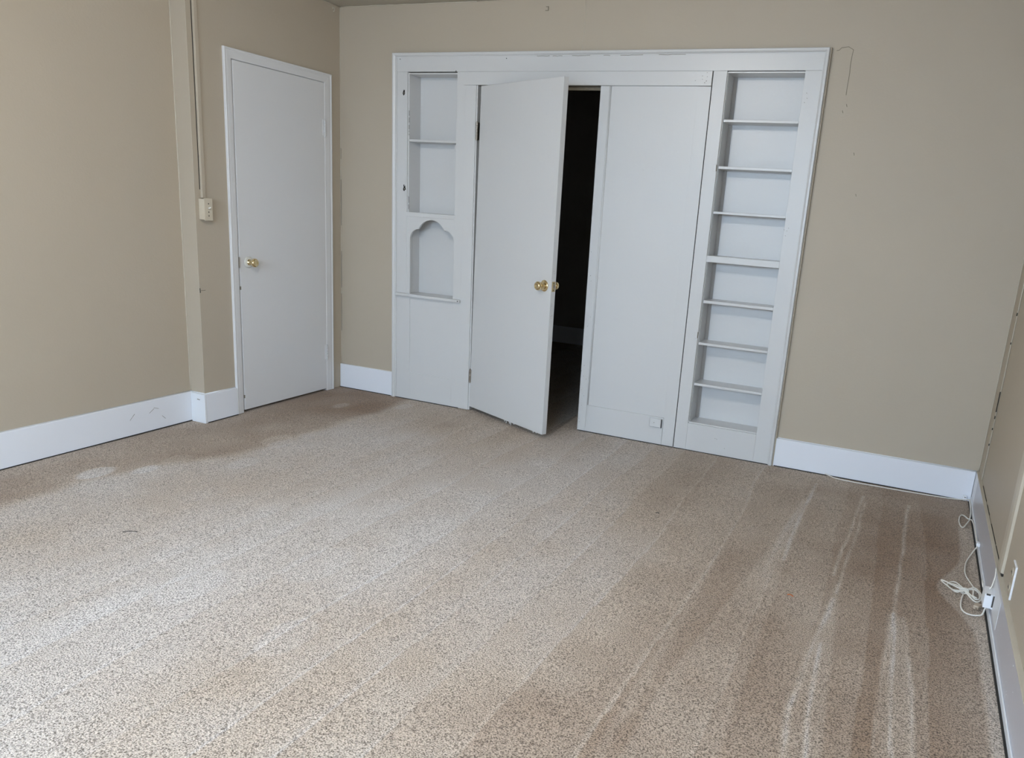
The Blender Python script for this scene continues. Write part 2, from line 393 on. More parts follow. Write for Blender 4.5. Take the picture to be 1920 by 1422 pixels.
# ---- rear wall with three windows (behind the camera, it lets the daylight in)
bm = bmesh.new()
ws = [(.25, 1.25), (1.45, 2.45), (2.65, 3.65)]; zs = (1.00, 2.35)
xs = [MD - .12, .25, 1.25, 1.45, 2.45, 2.65, 3.65, 4.2]
for i in (0, 2, 4, 6): add_box(bm, xs[i], xs[i + 1], REAR - .12, REAR, 0, H)
for a, b in ws:
    add_box(bm, a, b, REAR - .12, REAR, 0, zs[0]); add_box(bm, a, b, REAR - .12, REAR, zs[1], H)
tag(obj('wall_rear', bm, M_wall), kind='structure')
gm, gnt, gb = new_mat('window_glass'); gb.inputs['Transmission Weight'].default_value = 1; gb.inputs['Roughness'].default_value = 0; gb.inputs['IOR'].default_value = 1.45
for i, (a, b) in enumerate(ws):
    w = thing('window_%d' % (i + 1), None, None, ((a + b) / 2, REAR - .03, zs[0]), kind='structure')
    bm = bmesh.new()
    for q in ((a - .08, a, zs[0] - .08, zs[1] + .08), (b, b + .08, zs[0] - .08, zs[1] + .08)): add_box(bm, q[0], q[1], REAR, REAR + .018, q[2], q[3])
    add_box(bm, a, b, REAR, REAR + .018, zs[1], zs[1] + .08)
    obj('window_frame', bm, M_white, w, .002)
    box('window_sill', a - .1, b + .1, REAR, REAR + .07, zs[0] - .03, zs[0], M_white, w)
    bm = bmesh.new(); zm = (zs[0] + zs[1]) / 2
    for q in ((a, b, zs[0], zs[0] + .05), (a, b, zm - .02, zm + .02), (a, b, zs[1] - .04, zs[1]), (a, a + .04, zs[0] + .05, zs[1] - .04), (b - .04, b, zs[0] + .05, zs[1] - .04)):
        add_box(bm, q[0], q[1], REAR - .08, REAR - .04, q[2], q[3])
    obj('sash', bm, M_white, w)
    box('pane', a + .04, b - .04, REAR - .063, REAR - .058, zs[0] + .05, zs[1] - .04, gm, w, 0)

# ---- closet room behind the built-in
CB = 2.93
bm = bmesh.new()
add_box(bm, -.25, -.15, .12, CB + .1, 0, 2.4)
add_box(bm, -.15, 2.6, CB, CB + .1, 0, 2.4)
add_box(bm, 2.46, 2.56, .12, CB, 0, 2.4)
add_box(bm, -.15, 1.04, .119, .135, 0, 2.4)
add_box(bm, 1.84, 2.46, .10, .135, 0, 2.4)
tag(obj('wall_closet', bm, M_closet), kind='structure')
c = box('ceiling_closet', -.25, 2.6, .119, CB + .1, 2.4, 2.47, M_closet, bevel=0); tag(c, kind='structure')
c = box('baseboard_closet', -.15, 2.46, CB - .018, CB, 0, BB + .004, M_base); tag(c, kind='structure')

# ---- baseboards
def bboard(name, x0, x1, y0, y1, z1=BB, m=None):
    o = box(name, x0, x1, y0, y1, -.004, z1, m or M_base, bevel=.003); tag(o, kind='structure'); return o
b1 = bboard('baseboard_back', 0, .4385, -.016, 0, .166)
b2 = bboard('baseboard_back', 3.043, wx(0) - .017, -.016, 0, .160)
caulk(b1, [(0, -.001, .167), (.44, -.001, .167)], .0022)
caulk(b2, [(3.05, -.001, .162), (4.07, -.001, .162)], .0025, M_bright)
b3 = bboard('baseboard_left', MD, MD + .016, REAR, STEP, .170)
b4 = bboard('baseboard_left', MD + .0165, .0165, STEP - .017, STEP, .168, M_bright)
b5 = bboard('baseboard_left', 0, .016, STEP, -.9785, .166)
caulk(b3, [(MD + .002, -5.2, .171), (MD + .002, STEP, .171)], .003, M_bright)
caulk(b4, [(MD, STEP - .002, .170), (.002, STEP - .002, .170)], .003, M_bright)
caulk(b5, [(.002, STEP, .1675), (.002, -.98, .1675)], .003, M_bright)
for y, z, dy, dz in ((-1.50, .10, .03, .02), (-1.42, .07, .02, -.02), (-1.47, .125, .03, -.01), (-1.62, .085, .03, .03)):
    caulk(b3, [(MD + .0162, y, z), (MD + .0162, y + dy, z + dz)], .0009, M_crack, 'scuff')
caulk(b4, [(-.04, STEP - .0172, .135), (-.02, STEP - .0172, .133)], .0022, M_crack, 'scuff')
# right: board, top ledge, shoe
bm = bmesh.new(); yslab(bm, REAR, -.160, .003, .0155, -.004, BB); b6 = tag(obj('baseboard_right', bm, M_greybase, bevel=.002), kind='structure')
bm = bmesh.new(); yslab(bm, -.1598, -.017, .003, .0157, -.004, BB); obj('corner_piece', bm, M_base, b6, .001)
bm = bmesh.new(); yslab(bm, REAR, -.017, .0155, .021, -.004, .026); obj('shoe_moulding', bm, M_bright, b6, .002)
bm = bmesh.new(); yslab(bm, REAR, -.017, .0025, .0165, BB, BB + .0035); obj('top_ledge', bm, M_bead, b6, .001)
for y0, y1 in ((-.28, -.52), (-.58, -.72), (-.84, -1.08), (-1.10, -1.27)):
    bm = bmesh.new(); yslab(bm, y1, y0, -.001, .0026, BB, BB + .0045); obj('gap', bm, M_dark, b6)
bm = bmesh.new()
for (y0, y1) in ((-.28, -.02), (-2.2, -1.27), (-5.2, -2.2)): yslab(bm, y0, y1, 0, .0026, BB, BB + .004)
obj('caulk_bead', bm, M_bead, b6)
for k in range(26):   # paint drips and specks on the board
    y = random.uniform(-2.7, -.15); z = random.uniform(.04, .15)
    bm = bmesh.new(); rr = random.uniform(.0012, .003)
    bmesh.ops.create_icosphere(bm, subdivisions=1, radius=rr, matrix=Matrix.Translation((wx(y) - .0155, y, z)) @ Matrix.Diagonal((.4, 1, 1, 1)))
    obj('paint_speck', bm, M_bright, b6)

# tuck shadow where carpet meets the boards, painted as thin dark strips
for x0, x1, p in ((3.05, 4.03, b2), (0, .435, b1)): box('tuck_shadow', x0, x1, -.023, -.0165, -.001, .0022, M_dark, p, 0)
box('tuck_shadow', MD + .0165, MD + .022, -6.0, STEP - .018, -.001, .0025, M_dark, b3, 0)
box('tuck_shadow', .0165, .021, STEP, -.98, -.001, .0022, M_dark, b5, 0)
bm = bmesh.new(); yslab(bm, -6.0, -.03, .0212, .0275, -.001, .003); obj('tuck_shadow', bm, M_dark, b6)
# ================================================================ LEFT DOOR (closed)
d1 = thing('door_1', 'plain white flush door closed in the left wall by the corner', None, (0, -.54, 0), kind='structure')
box('door_leaf', -.025, .010, -.917, -.170, .014, 1.997, M_door1, d1, .002)
# casing: three mitred pieces with an outer bead
def casing(name, pts_in, pts_out, m, parent, t=.018):
    bm = bmesh.new()
    (a, b), (c_, d) = pts_in, pts_out   # (y,z) start/end for inner and outer edge
    def P(x, p): return bm.verts.new((x, p[0], p[1]))
    def lerp(p, q, s): return (p[0] + (q[0] - p[0]) * s, p[1] + (q[1] - p[1]) * s)
    prof = [(0, 0), (0, .009), (.06, .0115), (.60, .0135), (.78, .0125), (.86, .0155), (.95, .016), (1, .013), (1, 0)]
    A = [P(h, lerp(a, c_, s)) for s, h in prof]; B = [P(h, lerp(b, d, s)) for s, h in prof]
    n = len(prof); bm.faces.new(A); bm.faces.new(B[::-1])
    for i in range(n): bm.faces.new((A[i], B[i], B[(i + 1) % n], A[(i + 1) % n]))
    return obj(name, bm, m, parent)
casing('casing', ((-.926, 0), (-.926, 2.0)), ((-.978, 0), (-.978, 2.056)), M_door1, d1)
casing('casing', ((-.926, 2.0), (-.170, 2.0)), ((-.978, 2.056), (-.100, 2.056)), M_door1, d1)
casing('casing', ((-.170, 2.0), (-.170, 0)), ((-.100, 2.056), (-.100, 0)), M_door1, d1)
bm = bmesh.new(); add_box(bm, -.05, -.001, -.934, -.926, 0, 2.0); add_box(bm, -.05, -.001, -.170, -.166, 0, 2.0); add_box(bm, -.05, -.001, -.926, -.170, 1.9985, 2.004)
obj('jamb', bm, M_door1, d1)
box('stop', -.054, -.040, -.926, -.900, 0, 1.99, M_dark, d1, 0)
def knob(parent, O, ax, rosette_m):
    O = Vector(O); ax = Vector(ax).normalized()
    bm = bmesh.new(); add_lathe(bm, [(0, .033), (.003, .033), (.006, .030), (.008, .022), (.009, 0)], O, ax, 32); r = obj('rosette', bm, rosette_m, parent, smooth=True)
    bm = bmesh.new(); add_lathe(bm, [(.006, .019), (.010, .018), (.014, .012), (.024, .0115), (.030, .015), (.036, .022), (.044, .0255), (.052, .0255), (.058, .022), (.061, .017), (.0605, .012), (.058, .010), (.058, .004), (.0585, 0)], O, ax, 32)
    k = obj('knob', bm, M_brass, parent, smooth=True, origin=tuple(O)); return k
k = knob(d1, (.010, -.850, .902), (1, 0, 0), M_clear)
bm = bmesh.new(); add_box(bm, -.004, .0165, -.9265, -.921, .872, .934); obj('strike_plate', bm, M_steel, d1, .001)
box('latch', -.01, .008, -.9215, -.9165, .888, .915, M_steel, d1, .001)
def hinge(parent, x, y, z0, z1, m, ax='left'):
    h = bmesh.new()
    n = 5; dz = (z1 - z0) / n
    for i in range(n): add_lathe(h, [(0, .0075), (dz * .90, .0075)], (x, y, z0 + i * dz), (0, 0, 1), 10)
    for z, s in ((z1, 1), (z0, -1)): add_lathe(h, [(0, .0045), (.004, .005), (.006, 0)], (x, y, z), (0, 0, s), 10)
    hb = obj('hinge', h, m, parent, smooth=False)
    return hb
for z0, z1 in ((1.680, 1.775), (.223, .318)):
    hb = hinge(d1, .014, -.169, z0, z1, M_door)
    bm = bmesh.new(); add_box(bm, .0098, .0125, -.186, -.152, z0, z1); obj('hinge_leaf', bm, M_door1, hb, .0005)
for (y, z) in ((-.9165, .756), (-.9165, .10)):
    bm = bmesh.new(); add_box(bm, .003, .0105, y - .001, y + .003, z - .012, z + .008); obj('paint_chip', bm, M_crack, d1)

# ================================================================ BUILT-IN SURROUND
YF = -.020
s1 = thing('trim_1', 'white frame moulding around the built-in closet front', None, (1.74, 0, 0), kind='structure')
def mould(name, pts):      # pts: four (x,z) corners
    bm = bmesh.new()
    xo = [Vector((p[0], 0, p[1])) for p in pts]
    prof = [(0, .03), (0, -.030), (.15, -.034), (.45, -.034), (.72, -.029), (.82, -.0235), (1, -.0225), (1, .03)]
    A = []; B = []
    for s, y in prof:
        a = xo[0].lerp(xo[1], s); b = xo[3].lerp(xo[2], s); a.y = y; b.y = y
        A.append(bm.verts.new(a)); B.append(bm.verts.new(b))
    n = len(prof); bm.faces.new(A); bm.faces.new(B[::-1])
    for i in range(n): bm.faces.new((A[i], B[i], B[(i + 1) % n], A[(i + 1) % n]))
    return obj(name, bm, M_white, s1, lean_it=True)
mould('side_moulding', [(.4375, 0), (.467, 0), (.467, 2.168), (.4375, 2.194)])
mould('top_moulding', [(.4375, 2.194), (.467, 2.168), (3.011, 2.166), (3.037, 2.191)])
mould('side_moulding', [(3.037, 0), (3.012, 0), (3.011, 2.166), (3.037, 2.191)])
box('top_rail', .467, 3.012, YF, .03, 2.0855, 2.169, M_white, s1, .0012, True)
box('side_return', 3.0372, 3.044, -.020, 0.0, 0, 2.192, M_wall, s1, .0005)
for a, b in ((1.42, 1.50), (1.52, 1.58), (1.64, 1.75), (1.83, 1.87), (1.93, 2.06), (2.15, 2.30)):
    caulk(s1, wob_line((a, YF - .0025, 2.1665), (b, YF - .0025, 2.1665), 6, .0012, 2), .0010, M_crack, 'paint_crack')
for x, z in ((.476, 2.160), (1.22, 2.158), (1.42, 2.080)):
    caulk(s1, [(x, YF - .0005, z), (x + .004, YF - .0005, z - .003)], .0022, M_dark, 'nail_hole')
box('header_board', .9505, 2.4565, -.0275, -.002, 2.0100, 2.0840, M_white, s1, .0015, True)
for k in range(9):
    x = random.uniform(2.36, 2.45); z = random.uniform(2.02, 2.075)
    caulk(s1, [(x, -.0276, z), (x + .003, -.0276, z + .002)], .0009, M_crack, 'paint_chip')

# ================================================================ LEFT BOOKCASE
lb = thing('built_in_bookcase', 'white built-in bookcase on the left with a scalloped arched niche below', 'bookcase', (.71, .05, 0), 'built-in bookcases beside the closet')
LX = True
box('stile', .4675, .5460, YF, .0, .7185, 2.085, M_white, lb, .001, LX)
box('stile', .4675, .5735, YF, .0, .0, .7005, M_white, lb, .001, LX)
box('stile', .9040, .9625, YF, .0, .7185, 2.085, M_white, lb, .001, LX)
box('stile', .9045, .9625, YF, .0, .0, .7005, M_white, lb, .001, LX)
box('side_panel', .5465, .5560, -.013, .113, .7185, 2.080, M_white, lb, .001, LX)
box('side_panel', .9050, .9150, .0005, .113, .7185, 2.080, M_white, lb, .001, LX)
box('top_panel', .5563, .9048, -.013, .113, 2.072, 2.080, M_white, lb, .001, LX)
box('back_panel', .5465, .9150, .1135, .119, .7, 2.082, M_white, lb, .0, LX)
box('shelf', .5563, .9048, -.010, .113, 1.676, 1.690, M_white, lb, .0015, LX)
box('rail', .5463, .9037, YF - .002, .113, 1.216, 1.2425, M_white, lb, .0015, LX)
# arched panel
def arc(cx, cz, r, a0, a1, n): return [(cx + r * math.cos(R(a0 + (a1 - a0) * i / n)), cz + r * math.sin(R(a0 + (a1 - a0) * i / n))) for i in range(n + 1)]
aL = arc(.637, 1.074, .066, 175, 92, 12); aC = arc(.7345, 1.096, .106, 155.5, 24.5, 24); aR = arc(.834, 1.076, .068, 88, 5, 12)
arch = [(.5712, .7190)] + aL + aC + aR + [(.9025, .7190)]
bm = bmesh.new()
top = 1.2155
fr = []; 
xl, xr_ = .5463, .9037
outer = []
for (x, z) in arch: outer.append((x, top))
front = []; back = []
def V(x, y, z): return bm.verts.new((x, y, z))
n = len(arch)
F_in = [V(x, YF + .001, z) for x, z in arch]; B_in = [V(x, -.004, z) for x, z in arch]
F_t = [V(min(max(x, xl), xr_), YF + .001, top) for x, z in arch]; B_t = [V(x, -.004, top) for x, z in arch]
FL = [V(xl, YF + .001, .7190), V(xl, YF + .001, top)]; FR = [V(xr_, YF + .001, .7190), V(xr_, YF + .001, top)]
for i in range(n - 1):
    bm.faces.new((F_in[i], F_in[i + 1], F_t[i + 1], F_t[i])); bm.faces.new((B_in[i], B_t[i], B_t[i + 1], B_in[i + 1]))
    bm.faces.new((F_in[i], B_in[i], B_in[i + 1], F_in[i + 1]))
bm.faces.new((FL[0], F_in[0], F_t[0], FL[1])); bm.faces.new((F_in[-1], FR[0], FR[1], F_t[-1]))
bmesh.ops.remove_doubles(bm, verts=bm.verts, dist=1e-5)
obj('arched_panel', bm, M_white, lb, lean_it=True)
box('niche_floor', .5563, .9048, -.019, .113, .7125, .7185, M_white, lb, .001, LX)
box('ledge', .4740, .9660, -.046, -.0005, .7007, .7184, M_white, lb, .003, LX)
box('rail', .5737, .9043, YF, .0, .6850, .7003, M_white, lb, .001, LX)
box('rail', .5737, .9043, YF, .0, .0, .1865, M_white, lb, .001, LX)
box('lower_panel', .5735, .9045, -.0145, -.002, .1860, .6855, M_white, lb, .0, LX)
bm = bmesh.new(); add_box(bm, .5445, .5462, YF + .003, -.002, .73, 1.10); obj('gap', bm, M_dark, lb, lean_it=True)
for (cx, cz, s) in ((.520, 1.966, 1), (.527, 1.389, 1.05)):
    bm = bmesh.new(); pts = []
    for i in range(14):
        a = 2 * math.pi * i / 14; rr = random.uniform(.6, 1.15)
        pts.append((cx + .0105 * s * rr * math.cos(a), cz + .021 * s * rr * math.sin(a) * (1 if i % 3 else .75)))
    add_prism(bm, pts, 'y', YF - .0004, YF + .002); h = tag(obj('hinge_mortise', bm, M_dark, lb, lean_it=True), 'gouged dark hinge hole')
    bm = bmesh.new(); add_lathe(bm, [(0, .003), (.001, .003), (.0015, 0)], (cx + .001, YF - .0004, cz - .004), (0, -1, 0), 8); obj('screw', bm, M_steel, h, lean_it=True)
for z0, z1 in ((1.86, 1.83), (1.82, 1.79), (1.775, 1.75), (1.74, 1.735), (1.72, 1.715), (1.34, 1.30), (1.29, 1.26)):
    bm = bmesh.new(); add_tube(bm, wob_line((.5556, -.0137, z0), (.5556, -.0137, z1), 4, .0008), .0013, 5, 1); obj('paint_chip', bm, M_dark, lb, lean_it=True)
bm = bmesh.new(); add_box(bm, .890, .9045, -.012, -.004, 1.625, 1.663); add_box(bm, .893, .902, -.014, -.010, 1.632, 1.656); obj('catch', bm, M_white, lb, .001, lean_it=True)
bm = bmesh.new(); add_prism(bm, [(.888, 2.0852), (.900, 2.0852), (.895, 2.0925)], 'y', YF - .0006, YF + .001); obj('paint_chip', bm, M_dark, lb, lean_it=True)
bm = bmesh.new(); add_box(bm, .9515, .9565, -.0466, -.045, .7055, .7135); obj('paint_chip', bm, M_dark, lb, lean_it=True)

# ================================================================ RIGHT BOOKCASE
rb = thing('built_in_bookcase', 'tall narrow white built-in bookcase on the right with seven open shelves', 'bookcase', (2.735, .05, 0), 'built-in bookcases beside the closet')
BD = .125
box('stile', 2.4605, 2.5330, YF, .0, .0, 2.085, M_white2, rb, .001)
box('stile', 2.9310, 3.0115, YF, .0, .0, 2.085, M_white2, rb, .001)
box('rail', 2.5333, 2.9307, YF, .0, .0, .1635, M_white, rb, .001)
box('side_panel', 2.5270, 2.5400, .0, BD, .1, 2.08, M_white, rb, .001)
box('side_panel', 2.9300, 2.9400, .0, BD, .1, 2.08, M_white, rb, .001)
box('side_panel', 2.5333, 2.5375, YF + .004, .0, .167, 2.08, M_white, rb, .0)
box('top_panel', 2.5375, 2.9300, YF + .004, BD, 2.0745, 2.082, M_white, rb, .001)
box('back_panel', 2.527, 2.94, BD, BD + .006, .1, 2.082, M_white2, rb, .0)
box('bottom_panel', 2.5375, 2.9300, YF + .004, BD, .1640, .1720, M_white, rb, .002)
for z, th in ((1.845, .013), (1.607, .014), (1.370, .013), (.883, .016), (.643, .014), (.405, .014)):
    o = box('shelf', 2.5402, 2.9298, YF + .006, BD, z - th, z, M_white, rb, .0015)
o = box('shelf', 2.5402, 2.9298, 0, BD, 1.112, 1.130, M_white, rb, .0015)
box('rail', 2.5333, 2.9307, YF + .001, .0, 1.096, 1.131, M_white, rb, .0015)
bm = bmesh.new(); add_box(bm, 2.5335, 2.5348, YF + .002, -.003, .18, 2.08); obj('gap', bm, M_crack, rb)
for z in (1.596, .684):
    bm = bmesh.new(); add_box(bm, 2.515, 2.531, YF - .0035, YF, z - .019, z + .019); o = obj('hinge_leaf', bm, M_white, rb, .0015)
    bm = bmesh.new(); add_box(bm, 2.5305, 2.5332, YF - .003, YF + .003, z - .017, z + .017); obj('gap', bm, M_crack, o)
for x, z in ((2.93, 1.30), (2.945, 1.295), (2.94, 1.27), (2.952, 1.31), (2.95, 1.98), (2.955, 1.955), (2.945, 1.935), (2.70, .10), (2.71, .098), (2.76, .05)):
    caulk(rb, [(x, YF - .0003, z), (x + .003, YF - .0003, z - .003)], .0010, M_crack, 'paint_chip')

# ================================================================ CLOSET FRONT PANEL (fixed)
cp = thing('closet_panel', 'white fixed closet panel with baseboard between open door and right bookcase', 'panel', (2.14, .02, 0))
box('post', 1.8305, 1.8860, YF, .09, .0, 2.0095, M_white, cp, .003, LX)
bm = bmesh.new(); add_tube(bm, [(1.8895, -.0140, .168), (1.8895, -.0140, 2.008)], .0052, 10, 1); obj('bead', bm, M_white, cp, lean_it=True, smooth=True)
box('panel', 1.8860, 2.3835, -.0125, .01, .1680, 2.0095, M_white2, cp, .0, LX)
box('stile', 2.3835, 2.4550, -.0165, .01, .0, 2.0085, M_white2, cp, .001, LX)
box('baseboard', 1.8955, 2.3830, -.0205, -.0, -.004, .1675, M_white, cp, .0015, LX)
box('post_plinth', 1.8863, 1.8953, -.0190, -.0, -.004, .1675, M_white, cp, .001, LX)
box('gap', 2.4552, 2.4603, -.010, .02, .0, 2.085, M_dark, cp, .0)
for k in range(14):
    x = random.uniform(1.835, 1.88); z = random.choice([random.uniform(.03, .5), random.uniform(.05, 1.2)])
    caulk(cp, [(x, YF - .0003, z), (x + .002, YF - .0003, z + random.uniform(.002, .006))], .0011, M_crack, 'paint_chip')
pj = thing('phone_jack', 'small white painted square jack on the closet panel baseboard', 'phone jack', (2.338, -.03, .105))
bm = bmesh.new(); add_box(bm, 2.302, 2.374, -.0385, -.0207, .108, .160); obj('cover', bm, M_white, pj, .005, seg=3)
bm = bmesh.new(); add_lathe(bm, [(0, .0025), (.0012, .002), (.0015, 0)], (2.332, -.0386, .135), (0, -1, 0), 10); obj('screw', bm, M_crack, pj)
bm = bmesh.new(); add_box(bm, 2.3742, 2.3765, -.032, -.0207, .105, .158); obj('gap', bm, M_dark, pj)

box('tuck_shadow', 1.84, 2.455, -.026, -.0208, -.001, .0022, M_dark, cp, 0)  # dark strips stand in for contact shade along the built-in foot
box('tuck_shadow', 2.462, 3.03, -.026, -.0203, -.001, .0022, M_dark, rb, 0)
box('tuck_shadow', .47, .975, -.026, -.0203, -.001, .0022, M_dark, lb, 0)
# ================================================================ CLOSET DOOR (ajar)
d2 = thing('door_2', 'plain white flush closet door standing ajar with a brass knob', None, (1.063, -.02, 0), kind='structure')
TH = R(25.1); ux = Vector((math.cos(TH), -math.sin(TH), 0)); un = Vector((math.sin(TH), math.cos(TH), 0))   # along leaf, towards its closet side
HX = Vector((1.0605, -.021, 0))
def LP(s, t, z): v = HX + ux * s + un * t; return Vector((v.x, v.y, z))
def leafbox(name, s0, s1, t0, t1, z0, z1, m, parent, bevel=.0015):
    bm = bmesh.new(); c = [LP(s, t, z) for z in (z0, z1) for s, t in ((s0, t0), (s1, t0), (s1, t1), (s0, t1))]
    vs = [bm.verts.new(p) for p in c]
    for f in ((0, 3, 2, 1), (4, 5, 6, 7), (0, 1, 5, 4), (1, 2, 6, 5), (2, 3, 7, 6), (3, 0, 4, 7)): bm.faces.new([vs[i] for i in f])
    return obj(name, bm, m, parent, bevel)
lf = leafbox('door_leaf', 0, .753, 0, .034, .026, 2.006, M_door, d2)
knob(d2, LP(.694, 0, .898), -un, M_brass)
knob(d2, LP(.694, .034, .898), un, M_brass)
lt = leafbox('latch_plate', .7528, .7545, .006, .028, .870, .927, M_brass, d2, .0005)
leafbox('latch_bolt', .7540, .7590, .010, .024, .889, .908, M_steel, lt, .001)
for z in (.918, .879):
    bm = bmesh.new(); add_lathe(bm, [(0, .0035), (.0006, .003), (.0007, 0)], LP(.7545, .017, z), ux, 8); obj('screw', bm, M_twig, lt)
for t, z in ((.015, .985), (.020, .972), (.014, .80), (.015, .79), (.012, .73), (.014, .72), (.02, .735)):
    bm = bmesh.new(); add_lathe(bm, [(0, .0018), (.0005, .0014), (.0006, 0)], LP(.753, t, z), ux, 6); obj('paint_chip', bm, M_crack, d2)
# splintered lower edge
for s, w, h in ((.38, .012, .010), (.40, .006, .016), (.43, .014, .012), (.445, .006, .020), (.47, .02, .006), (.66, .02, .008), (.69, .012, .006)):
    bm = bmesh.new(); c = [LP(s, .001, .028), LP(s + w, .001, .028), LP(s + w * .6, -.001, .026 - h)] + [LP(s, .006, .028), LP(s + w, .006, .028), LP(s + w * .6, .004, .026 - h)]
    v = [bm.verts.new(p) for p in c]
    for f in ((0, 1, 2), (5, 4, 3), (0, 3, 4, 1), (1, 4, 5, 2), (2, 5, 3, 0)): bm.faces.new([v[i] for i in f])
    obj('splinter', bm, M_door, d2)
box('casing', .9630, 1.0380, -.0235, -.002, .0, 2.0095, M_white, d2, .0015, LX)
bm = bmesh.new(); add_box(bm, 1.0382, 1.0470, -.017, .115, 0, 2.0095); obj('jamb', bm, M_white, d2, .001, lean_it=True)
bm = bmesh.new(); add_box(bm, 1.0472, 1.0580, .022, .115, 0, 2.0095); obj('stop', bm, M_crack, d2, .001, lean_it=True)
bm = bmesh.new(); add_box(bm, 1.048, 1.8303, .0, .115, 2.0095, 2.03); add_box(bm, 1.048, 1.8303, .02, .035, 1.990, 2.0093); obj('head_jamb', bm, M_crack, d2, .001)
for z0, z1 in ((1.700, 1.800), (.190, .275)):
    hb = hinge(d2, 1.0515 - .0125 * (z0 - 1.1) * .9, -.027, z0, z1, M_steel)
    xx = 1.0475 - .0125 * (z0 - 1.1) * .9
    bm = bmesh.new(); add_box(bm, xx, xx + .0025, -.022, .012, z0, z1); obj('hinge_leaf', bm, M_steel, hb, .0004)

# ================================================================ SWITCH AND RACEWAY (left wall)
sb = thing('light_switch', 'ivory surface light switch box beside the left door', 'light switch', (0, -1.158, 1.14))
box('back_box', 0, .040, -1.183, -1.133, 1.142, 1.253, M_ivory, sb, .003)
cv = box('cover_plate', .0402, .045, -1.186, -1.130, 1.139, 1.256, M_ivory, sb, .0015)
bm = bmesh.new(); add_lathe(bm, [(0, .006), (.006, .0055), (.016, .004), (.018, 0)], (.045, -1.156, 1.203), (.9, 0, .35), 12); obj('toggle', bm, M_cord, cv, smooth=True)
for z in (1.228, 1.184, 1.164):
    bm = bmesh.new(); add_lathe(bm, [(0, .0035), (.0008, .003), (.0009, 0)], (.0451, -1.157, z), (1, 0, 0), 10); obj('screw_hole', bm, M_twig, cv)
rw = thing('cable_raceway', 'painted cable raceway rising from the ivory switch to the ceiling', 'raceway', (0, -1.152, 1.26))
bm = bmesh.new(); add_prism(bm, [(0, -1.168), (.010, -1.168), (.013, -1.164), (.013, -1.144), (.010, -1.140), (0, -1.140)], 'z', 1.2565, H); obj('channel', bm, M_wall, rw, .001)
bm = bmesh.new(); add_box(bm, 0, .0012, -1.1725, -1.1685, 1.30, H); obj('gap', bm, M_dark, rw)

# ================================================================ CEILING LAMP (above and in front of the frame)
m_d, nt_, b_ = new_mat('lamp_diffuser'); b_.inputs['Base Color'].default_value = (.9, .88, .82, 1); b_.inputs['Emission Color'].default_value = (1, .93, .84, 1); b_.inputs['Emission Strength'].default_value = 3
lamp = thing('ceiling_light', 'round flush ceiling light with white diffuser in the middle of the ceiling', 'ceiling light', (1.98, -2.9, H - .10))
bm = bmesh.new(); add_lathe(bm, [(0, .11), (.02, .11), (.024, .10), (.024, 0)], (1.98, -2.9, H - .0005), (0, 0, -1), 32); obj('base', bm, M_white, lamp, smooth=False)
bm = bmesh.new(); add_lathe(bm, [(.024, .095), (.045, .135), (.065, .135), (.085, .11), (.098, .06), (.102, 0)], (1.98, -2.9, H), (0, 0, -1), 32); obj('diffuser', bm, m_d, lamp, smooth=True)

# ================================================================ SMALL HARDWARE
hk = thing('picture_hook', 'tiny metal picture hook high on the back wall', 'hook', (1.456, -.002, 2.42))
bm = bmesh.new(); add_box(bm, 1.450, 1.466, -.002, 0, 2.428, 2.431); add_box(bm, 1.464, 1.467, -.004, 0, 2.410, 2.431); add_box(bm, 1.448, 1.466, -.004, 0, 2.408, 2.411); obj('bracket', bm, M_crack, hk)
hk2 = thing('cup_hook', 'tiny painted hook at the ceiling above the left door', 'hook', (.002, -.07, 2.44))
bm = bmesh.new(); add_tube(bm, [(0, -.068, 2.452), (.012, -.068, 2.450), (.014, -.068, 2.437), (.006, -.068, 2.430), (.003, -.068, 2.438)], .0022, 6, 6); obj('wire', bm, M_bead, hk2, smooth=True)
bm = bmesh.new(); add_lathe(bm, [(0, .007), (.0015, .006), (.002, 0)], (0.0, -.068, 2.452), (1, 0, 0), 12); obj('base_disc', bm, M_bead, hk2)

ol = thing('wall_outlet', 'outlet cover plate low on the right wall by the batten', 'outlet', (wx(-1.62), -1.62, .19))
bm = bmesh.new(); yslab(bm, -1.655, -1.585, 0, .006, .186, .303); pl = obj('cover_plate', bm, M_plastic, ol, .001)
bm = bmesh.new(); yslab(bm, -1.652, -1.588, .0061, .0066, .189, .300); obj('painted_face', bm, M_wall, pl)
for zc in (.272, .217):
    bm = bmesh.new(); add_lathe(bm, [(0, .017), (.0022, .0168), (.0028, .015), (.0028, 0)], (wx(-1.62) - .0066, -1.62, zc), (-1, 0, 0), 20); so = obj('socket', bm, M_wall, ol, smooth=False)
    for dy in (-.006, .006):
        bm = bmesh.new(); add_box(bm, wx(-1.62) - .0103, wx(-1.62) - .0093, -1.62 + dy - .001, -1.62 + dy + .001, zc - .004, zc + .005); obj('slot', bm, M_twig, so)

# jack box on the right baseboard
jb = thing('junction_box', 'small white cable jack box on the right baseboard', 'jack box', (4.01, -1.41, .05))
fx = lambda y, d: wx(y) - .0155 - d
bm = bmesh.new(); yslab(bm, -1.450, -1.375, .0215, .0480, .052, .106); bd = obj('body', bm, M_plastic, jb, .002)
bm = bmesh.new(); yslab(bm, -1.600, -1.370, .0156, .0168, .045, .150); obj('adhesive_plate', bm, M_bright, jb, .0005)
bm = bmesh.new(); yslab(bm, -1.452, -1.430, .0168, .0210, .060, .103); obj('gap', bm, M_twig, jb)
bm = bmesh.new(); yslab(bm, -1.450, -1.375, .0169, .0214, .052, .104); obj('seat', bm, M_plastic, jb)
box('port', wx(-1.45) - .043, wx(-1.45) - .030, -1.4515, -1.4495, .102, .108, M_twig, bd, 0)

